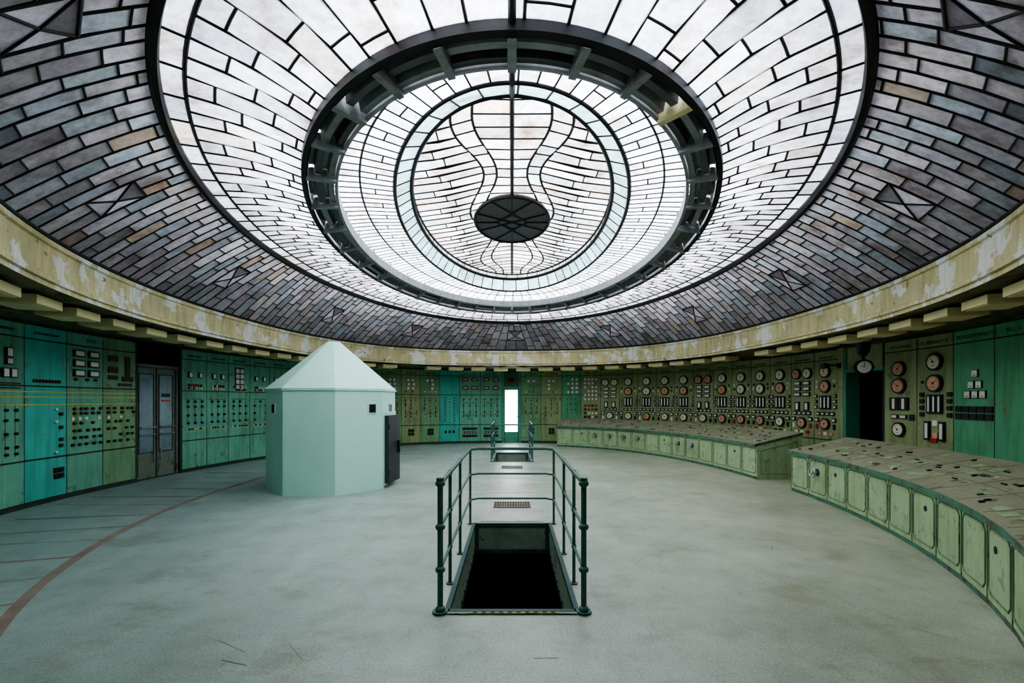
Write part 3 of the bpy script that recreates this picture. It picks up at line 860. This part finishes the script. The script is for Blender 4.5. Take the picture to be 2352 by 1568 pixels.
for c in sorted(set(mset.values())):
    pa,pb=pho[c-1],pho[c+1]
    A_,B_,C_,D_=RP(R0,R1,MT0,pa,BUL),RP(R0,R1,MT0,pb,BUL),RP(R0,R1,MT1,pb,BUL),RP(R0,R1,MT1,pa,BUL)
    O_=(A_+B_+C_+D_)/4+Vector((0,0,-0.02))
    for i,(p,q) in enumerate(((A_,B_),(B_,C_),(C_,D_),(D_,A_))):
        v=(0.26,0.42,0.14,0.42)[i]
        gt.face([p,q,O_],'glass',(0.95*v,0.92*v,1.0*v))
        cm_splines.append(([p,q],1.2,False)); cm_splines.append(([p,O_],1.0,False))
band(R1,R1b,strips(R1,R1b,0.42,0.42),lambda i,p:[],c_bright)
def j_bright(i,phi):
    k=[[0.30,0.78],[0.52],[0.22,0.66],[0.42,0.88]][i%4]
    return [x+R.uniform(-0.03,0.03) for x in k]
band(R1b,R2,strips(R1b,R2,0.17,0.38),j_bright,c_bright,0.05,1.05,0.95)
ph3=strips(R3,R4,0.155,0.26,0.05)
band(R3,R3m,ph3,lambda i,p:[],c_up,0.0,0.8)
band(R3m,R4,ph3,lambda i,p:([0.5+R.uniform(-.1,.1)] if i%3==0 else []),c_up,0.0,0.8)
band(R4,R5,strips(R4,R5,0.34,0.34,0.05),lambda i,p:[],c_teal,0.0,0.9)
R2t=(3.02,5.2,5.2,2.0,2.0,4.50)
band(R2t,R3,strips(R2t,R3,0.5,0.5,0.02),lambda i,p:[],c_up,0.0,0.7)
R5t=(1.74,3.75,3.75,2.0,2.0,5.10)
band(R5,R5t,strips(R5,R5t,0.3,0.3,0.02),lambda i,p:[],c_up,0.0,0.7)

# central oval leaf pattern
ZC=5.10; ca,cb_=1.74,3.75
ell=[Vector((ca*math.cos(2*math.pi*i/72),CY+cb_*math.sin(2*math.pi*i/72))) for i in range(72)]
oa,ob2=0.70,1.08
def clip(poly):
    for i in range(72):
        a,b=ell[i],ell[(i+1)%72]; e=b-a; out=[]
        def side(p): return e.x*(p.y-a.y)-e.y*(p.x-a.x)
        for j in range(len(poly)):
            p,q=poly[j],poly[(j+1)%len(poly)]; sp,sq_=side(p),side(q)
            if sp>=0: out.append(p)
            if (sp>=0)!=(sq_>=0): out.append(p.lerp(q,sp/(sp-sq_)))
        poly=out
        if len(poly)<3: return []
    return poly
def c_cen():
    v=R.uniform(0.24,0.56); b=R.choice(((0.92,0.86,0.83),(0.88,0.83,0.80),(0.84,0.85,0.86),(0.66,0.76,0.78),(0.92,0.88,0.85)))
    if R.random()<0.05: b=(0.80,0.66,0.54)
    return tuple(x*v for x in b)
# Straight courses on each half; every second repeat the inner joints bow in paired arcs
PER=1.30
def arcx(y,base,amp):
    ph=((y-(CY-cb_))/PER)%1.0
    return base+amp*math.sin(math.pi*ph)*(1 if int((y-(CY-cb_))/PER)%2==0 else -1)
def wA(y): return arcx(y,0.36,0.13)
def wB(y): return arcx(y,0.60,0.17)
def kk(y): return lerp(0.10,0.62,min(1,max(0,(y-(CY-cb_))/(2*cb_))))
def surf(x,y):
    return y+kk(y)*x-0.08*math.sin(min(x,1.2)*4.2)
def tile(sd,x0a,x0b,x1a,x1b,ya,yb):
    poly=[Vector((sd*x0a,surf(x0a,ya))),Vector((sd*x1a,surf(x1a,ya))),Vector((sd*x1b,surf(x1b,yb))),Vector((sd*x0b,surf(x0b,yb)))]
    if sd<0: poly.reverse()
    pc=clip(poly)
    if len(pc)<3: return
    gt.face([P3(p,ZC) for p in pc],'glass',c_cen())
    cm_splines.append(([P3(p,ZC) for p in pc],1.05,True))
for sd in (-1,1):
    y=CY-cb_-1.8
    while y<CY+cb_+0.5:
        h=0.26; tile(sd,0,0,wA(y),wA(y+h),y,y+h); y+=h
    y=CY-cb_-1.93; i=0
    while y<CY+cb_+0.5:
        h=0.22 if i%2 else 0.34
        m_=y+h/2
        tile(sd,wA(y),wA(y+h),wB(y),wB(y+h),y,y+h); y+=h; i+=1
    y=CY-cb_-1.85; i=0
    while y<CY+cb_+0.5:
        h=0.19 if i%3 else 0.25
        xm=(0.98,1.30,1.12)[i%3]
        tile(sd,wB(y),wB(y+h),xm,xm,y,y+h); tile(sd,xm,xm,2.0,2.0,y,y+h); y+=h; i+=1
    for fn,rr in ((wA,1.35),(wB,1.35)):
        k=0
        while k*PER<2*cb_:
            run=[]
            for j in range(13):
                y=CY-cb_+PER*(k+0.06+0.88*j/12)
                x=fn(y); p=Vector((sd*x,surf(x,y)))
                if (p.x/ca)**2+((p.y-CY)/cb_)**2<0.985: run.append(P3(p,ZC-0.004))
            if len(run)>2: cm_splines.append((run,rr,False))
            k+=1
cm_splines.append(([Vector((0,CY-cb_,ZC-0.01)),Vector((0,CY+cb_,ZC-0.01))],2.2,False))
for ya,za,yb,zb_ in ((CY-6.7,4.33,CY-5.4,4.40),(CY-5.1,4.66,CY-4.24,4.76),(CY-4.24,4.76,CY-3.75,4.97)):
    cm_splines.append(([Vector((0,ya,za-0.02)),Vector((0,yb,zb_-0.02))],2.2,False))
ringline((ca,cb_,cb_,2,2,ZC),2.2)
for A,r in ((R0,2.6),(R1b,1.3),(R3,1.6),(R3m,1.1),(R4,2.2),(R5,3.0)): ringline(A,r)

gt.obj('glass_tiles',sky,tint=True)
cu=bpy.data.curves.new('lead_cames','CURVE'); cu.dimensions='3D'; cu.bevel_depth=0.0135; cu.bevel_resolution=0
for pts,r,cyc in cm_splines:
    sp=cu.splines.new('POLY'); sp.points.add(len(pts)-1)
    for i,p in enumerate(pts): sp.points[i].co=(p.x,p.y,p.z,1); sp.points[i].radius=r
    sp.use_cyclic_u=cyc
cu.materials.append(M['iron'])
co=bpy.data.objects.new('lead_cames',cu); scene.collection.objects.link(co); co.parent=sky

# structural rings
st=MB()
def sweep(mb,A,B,prof,k,n=200,phr=None):
    ph=[2*math.pi*i/n for i in range(n+1)] if phr is None else phr
    for a,b in zip(ph[:-1],ph[1:]):
        for (ta,za),(tb,zb) in zip(prof[:-1],prof[1:]):
            def g(t,z,phi):
                v=RP(A,B,t,phi); v.z+=z; return v
            mb.face([g(ta,za,a),g(ta,za,b),g(tb,zb,b),g(tb,zb,a)],k)
sweep(st,R1,R1b,[(-0.38,0.02),(-0.38,-0.05),(-0.2,-0.08),(0.02,-0.08),(0.10,-0.03),(0.10,0.02)],'iron')
RA=(3.13,5.37,5.37,2.0,2.0,4.38); RB=(2.78,4.86,4.86,2.0,2.0,4.50)
sweep(st,RA,RB,[(-0.08,0.05),(-0.08,-0.05),(0.06,-0.07),(0.06,0.05)],'iron')
sweep(st,RA,RB,[(0.06,0.02),(0.10,-0.06)],'ironlt')
sweep(st,RA,RB,[(0.94,0.10),(0.94,-0.06),(1.04,-0.06),(1.04,0.10)],'ironlt')
nseg=34
for i in range(nseg):
    gp=0.04 if i not in (2,31) else 0.10
    p0=2*math.pi*(i+gp)/nseg; p1=2*math.pi*(i+1-gp)/nseg
    phr=[lerp(p0,p1,j/5) for j in range(6)]
    k='ironlt' if i%3 else 'ironmid'
    sweep(st,RA,RB,[(0.10,0.0),(0.16,0.09),(0.28,0.09)],k,phr=phr)
    sweep(st,RA,RB,[(0.28,0.09),(0.33,-0.02),(0.52,-0.02)],'ironmid' if k=='ironlt' else 'ironlt',phr=phr)
    sweep(st,RA,RB,[(0.52,-0.02),(0.57,0.05),(0.68,0.05)],k,phr=phr)
    sweep(st,RA,RB,[(0.68,0.05),(0.74,-0.03),(0.92,-0.03)],k,phr=phr)
    pc=2*math.pi*i/nseg
    a=RP(RA,RB,0.05,pc); b=RP(RA,RB,0.98,pc)
    bk='box' if i==31 else 'ironlt'
    t=(RP(RA,RB,0.5,pc+0.01)-RP(RA,RB,0.5,pc)).normalized()*0.018
    for s_ in (-1,1):
        aa=a+t*s_*1.6; bb=b+t*s_*1.6
        st.face([aa+Vector((0,0,0.05)),aa+Vector((0,0,-0.08)),bb+Vector((0,0,-0.10)),bb+Vector((0,0,0.09))],bk)
    st.face([a-t*2+Vector((0,0,-0.08)),a+t*2+Vector((0,0,-0.08)),b+t*2+Vector((0,0,-0.10)),b-t*2+Vector((0,0,-0.10))],bk)
    st.tube(b+Vector((0,0,0)),b+Vector((0,0,0.24)),0.012,'ironlt',6)
st.obj('steel_ring_frame',sky)
oc=MB()
pts=[Vector((oa*math.cos(2*math.pi*i/48),CY+ob2*math.sin(2*math.pi*i/48),ZC-0.05)) for i in range(48)]
oc.face(list(reversed(pts)),'ovalpaint')
for i in range(48):
    a,b=pts[i],pts[(i+1)%48]; oc.face([a,b,b+Vector((0,0,0.06)),a+Vector((0,0,0.06))],'iron'); oc.tube(a,b,0.03,'iron',6)
for x0,y0,x1,y1 in ((-0.62,-0.4,0.62,0.4),(-0.62,0.4,0.62,-0.4),(0,-1.05,0,-0.35),(0,0.35,0,1.05),(-0.68,0,-0.3,0),(0.3,0,0.68,0),(-0.3,0,0,-0.35),(0.3,0,0,-0.35),(-0.3,0,0,0.35),(0.3,0,0,0.35),(-.35,-.9,.3,0),(.35,-.9,-.3,0),(-.35,.9,.3,0),(.35,.9,-.3,0)):
    oc.tube((x0,CY+y0,ZC-0.06),(x1,CY+y1,ZC-0.06),0.014,'iron',4)
oc.obj('centre_oval',sky)

# unseen attic shell, added and shaped to shade the outer glass band
ro=MB()
for i in range(120):
    a,b=2*math.pi*i/120,2*math.pi*(i+1)/120
    lo_=(7.9,9.4,9.4,2.0,2.3,2.95); hi_=(3.9,6.3,6.3,2.0,2.0,5.8)
    ro.face([RP(lo_,hi_,0,a),RP(lo_,hi_,0,b),RP(lo_,hi_,1,b),RP(lo_,hi_,1,a)],'roofin')
ro.obj('roof')

# ------------------------------------------------------------------ control desks
DK=Loop(5.1,7.6,7.9,2.0,2.3)
def pos_y(loop,y,right=True):
    lo,hi=(loop.L/2,loop.L)
    for _ in range(50):
        m_=(lo+hi)/2
        if loop.at(m_).y>y: lo=m_
        else: hi=m_
    return lo
def desk(d0,d1,wheels,n):
    b=MB()
    W_=0.95; zf=0.70; zb=0.94
    P_=[DK.at(lerp(d0,d1,i/n)) for i in range(n+1)]
    O_=[DK.out(lerp(d0,d1,i/n)) for i in range(n+1)]
    def c(i,off,z): return P3(P_[i]+O_[i]*off,z)
    for i in range(n):
        b.face([c(i,0,0.06),c(i+1,0,0.06),c(i+1,0,zf),c(i,0,zf)],'desk')
        b.face([c(i,W_,0.0),c(i+1,W_,0.0),c(i+1,W_,zb),c(i,W_,zb)],'desk')
        b.face([c(i,0.01,0.0),c(i+1,0.01,0.0),c(i+1,0.01,0.08),c(i,0.01,0.08)],'desktrim')
        b.face([c(i,-0.05,zf+0.04),c(i+1,-0.05,zf+0.04),c(i+1,W_+0.02,zb+0.04),c(i,W_+0.02,zb+0.04)],'desktop')
        b.face([c(i,-0.05,zf-0.02),c(i+1,-0.05,zf-0.02),c(i+1,-0.05,zf+0.04),c(i,-0.05,zf+0.04)],'desktrim')
        b.face([c(i,-0.05,zf-0.02),c(i+1,-0.05,zf-0.02),c(i+1,0.0,zf-0.02),c(i,0.0,zf-0.02)],'desktrim')
        b.face([c(i,W_+0.02,zb-0.02),c(i+1,W_+0.02,zb-0.02),c(i+1,W_+0.02,zb+0.04),c(i,W_+0.02,zb+0.04)],'desktrim')
        o2=(P_[i]+P_[i+1])/2; u=(P_[i+1]-P_[i]); w=u.length; u=u.normalized(); nn=Vector((u.y,-u.x))
        b.fr(P3(o2,0),(u.x,u.y,0),(nn.x,nn.y,0))
        hw=w/2-0.035; z0,z1=0.12,0.64; ch=0.05
        loop8=[(-hw+ch,z0),(hw-ch,z0),(hw,z0+ch),(hw,z1-ch),(hw-ch,z1),(-hw+ch,z1),(-hw,z1-ch),(-hw,z0+ch)]
        for j in range(8):
            p,q=loop8[j],loop8[(j+1)%8]; b.tube(b.P(p[0],0.003,p[1]),b.P(q[0],0.003,q[1]),0.006,'deskgroove',5)
        b.box(-hw+0.02,hw-0.02,0.0,0.004,z0+0.02,z1-0.02,'desk')
        b.box(-w/2-0.004,-w/2+0.004,0,0.006,0.06,zf-0.02,'deskgroove')
        if i in wheels:
            b.disk(0,0.46,0.03,0.0,0.09,'steel',10); b.torus(b.P(0,0.09,0.46),nn.to_3d(),0.085,0.012,'steel')
            for a in range(3):
                an=a*2.094; b.tube(b.P(0,0.09,0.46),b.P(0.085*math.cos(an),0.09,0.46+0.085*math.sin(an)),0.008,'steel',5)
            b.disk(0,0.46,0.06,0.0,0.012,'black',16)
        elif R.random()<0.25:
            b.disk(R.uniform(-.1,.1),0.5,0.03,0.0,0.01,'black',8)
        out=-nn.to_3d(); sl=(zb-zf)/(W_+0.07)
        U3=Vector((u.x,u.y,0)); D3=(out+Vector((0,0,sl))).normalized(); N3=U3.cross(D3).normalized()
        if N3.z<0: N3=-N3
        base=P3(o2,zf+0.053)
        def slab(uu,vv,wu,wv_,h,k):
            cc=[base+U3*(uu+a*wu/2)+D3*(vv+c_*wv_/2) for a,c_ in ((-1,-1),(1,-1),(1,1),(-1,1))]
            tp=[q+N3*h for q in cc]; b.face(tp,k)
            for j in range(4): b.face([cc[j]-N3*0.02,cc[(j+1)%4]-N3*0.02,tp[(j+1)%4],tp[j]],k)
        slab(-w/2,W_/2-0.03,0.005,W_,0.001,'deskgroove'); slab(0,0.34,w,0.005,0.001,'deskgroove')
        slab(0,0.62,w*0.9,0.005,0.001,'deskgroove')
        for _ in range(8):
            uu=R.uniform(-w*.42,w*.42); vv=R.choice((0.1,0.16,0.28,0.45,0.52,0.7,0.8))+R.uniform(-.03,.03)
            t_=R.random()
            if t_<0.35: slab(uu,vv,0.035,0.04,0.012,'black')
            elif t_<0.55: slab(uu,vv,0.08,0.018,0.010,'black')
            elif t_<0.65: slab(uu,vv,0.03,0.03,0.008,'white')
            elif t_<0.9: slab(uu,vv,0.14,0.10,0.004,'desk')
            else: slab(uu,vv,0.12,0.06,0.003,'seam')
    for i in (0,n):
        b.face([c(i,0,0),c(i,W_,0),c(i,W_,zb),c(i,0,zf)],'desk')
        b.face([c(i,-0.05,zf-0.02),c(i,W_+0.02,zb-0.02),c(i,W_+0.02,zb+0.04),c(i,-0.05,zf+0.04)],'desktrim')
        tt=DK.tan(d0 if i==0 else d1)*(1 if i else -1)
        pts=[(0.08,0.12),(0.85,0.12),(0.85,0.78),(0.08,0.60)]
        for j in range(4):
            p,q=pts[j],pts[(j+1)%4]
            b.tube(c(i,p[0],p[1])+tt.to_3d()*0.006,c(i,q[0],q[1])+tt.to_3d()*0.006,0.006,'deskgroove',5)
    b.fr((0,0,0),(1,0,0),(0,1,0))
    b.obj('control_desk')
dA=pos_y(DK,16.35); dB=pos_y(DK,9.45); dC=pos_y(DK,8.30); dD=pos_y(DK,2.0)
desk(dA,dB,{2,3,4,5,8,9},14)
desk(dC,dD,{1},13)

# ------------------------------------------------------------------ hanging clock + wall lamp
ck=MB()
ckp=Vector((6.95,9.0,2.30)); fd=Vector((-0.45,-0.89,0)).normalized(); uu=Vector((-fd.y,fd.x,0))
ck.fr(ckp,uu,fd)
ck.disk(0,0,0.165,-0.09,0.07,'black',8); ck.disk(0,0,0.115,0.07,0.08,'white',24)
ck.face([ck.P(-0.006,0.083,0),ck.P(0.006,0.083,0),ck.P(0.004,0.083,0.09),ck.P(-0.004,0.083,0.09)],'black')
ck.face([ck.P(0,0.083,-0.006),ck.P(0,0.083,0.006),ck.P(-0.06,0.083,0.03),ck.P(-0.06,0.083,0.022)],'black')
ck.disk(0,0,0.165,-0.092,-0.09,'black',8)
ck.tube(ckp+Vector((0,0,0.15)),ckp+Vector((0,0,0.57)),0.025,'black')
ck.tube(ckp+Vector((0,0,0.30)),ckp+Vector((0,0,0.48)),0.10,'black',12,0.13)
ck.tube(ckp+Vector((0,0,0.22)),ckp+Vector((0,0,0.30)),0.05,'black',10,0.10)
ck.obj('hanging_clock')
dl_=WALL.bearing(bm(1932)); p=WALL.at(dl_); o_=-WALL.out(dl_); t__=WALL.tan(dl_)
lm=MB().fr(P3(p,0),(t__.x,t__.y,0),(o_.x,o_.y,0))
lm.box(-0.04,0.04,0.04,0.08,2.38,2.5,'black'); lm.tube(lm.P(0,0.06,2.45),lm.P(-0.0,0.4,2.45),0.02,'black'); lm.tube(lm.P(0,0.34,2.45),lm.P(0,0.46,2.42),0.05,'black',10,0.07)
lm.obj('wall_lamp')

# ------------------------------------------------------------------ world (overcast) and camera
w=bpy.data.worlds.new('overcast_sky'); scene.world=w; w.use_nodes=True
bg=w.node_tree.nodes['Background']; bg.inputs['Color'].default_value=(0.90,0.94,1.0,1); bg.inputs['Strength'].default_value=20.0

cam=bpy.data.cameras.new('camera'); co=bpy.data.objects.new('camera',cam); scene.collection.objects.link(co)
co.location=(0,0,1.64); co.rotation_euler=(math.pi/2,0,0)
cam.sensor_width=36; cam.sensor_fit='HORIZONTAL'; cam.lens=16.0; cam.shift_y=136/2352.0; cam.clip_start=0.05; cam.clip_end=200
scene.camera=co
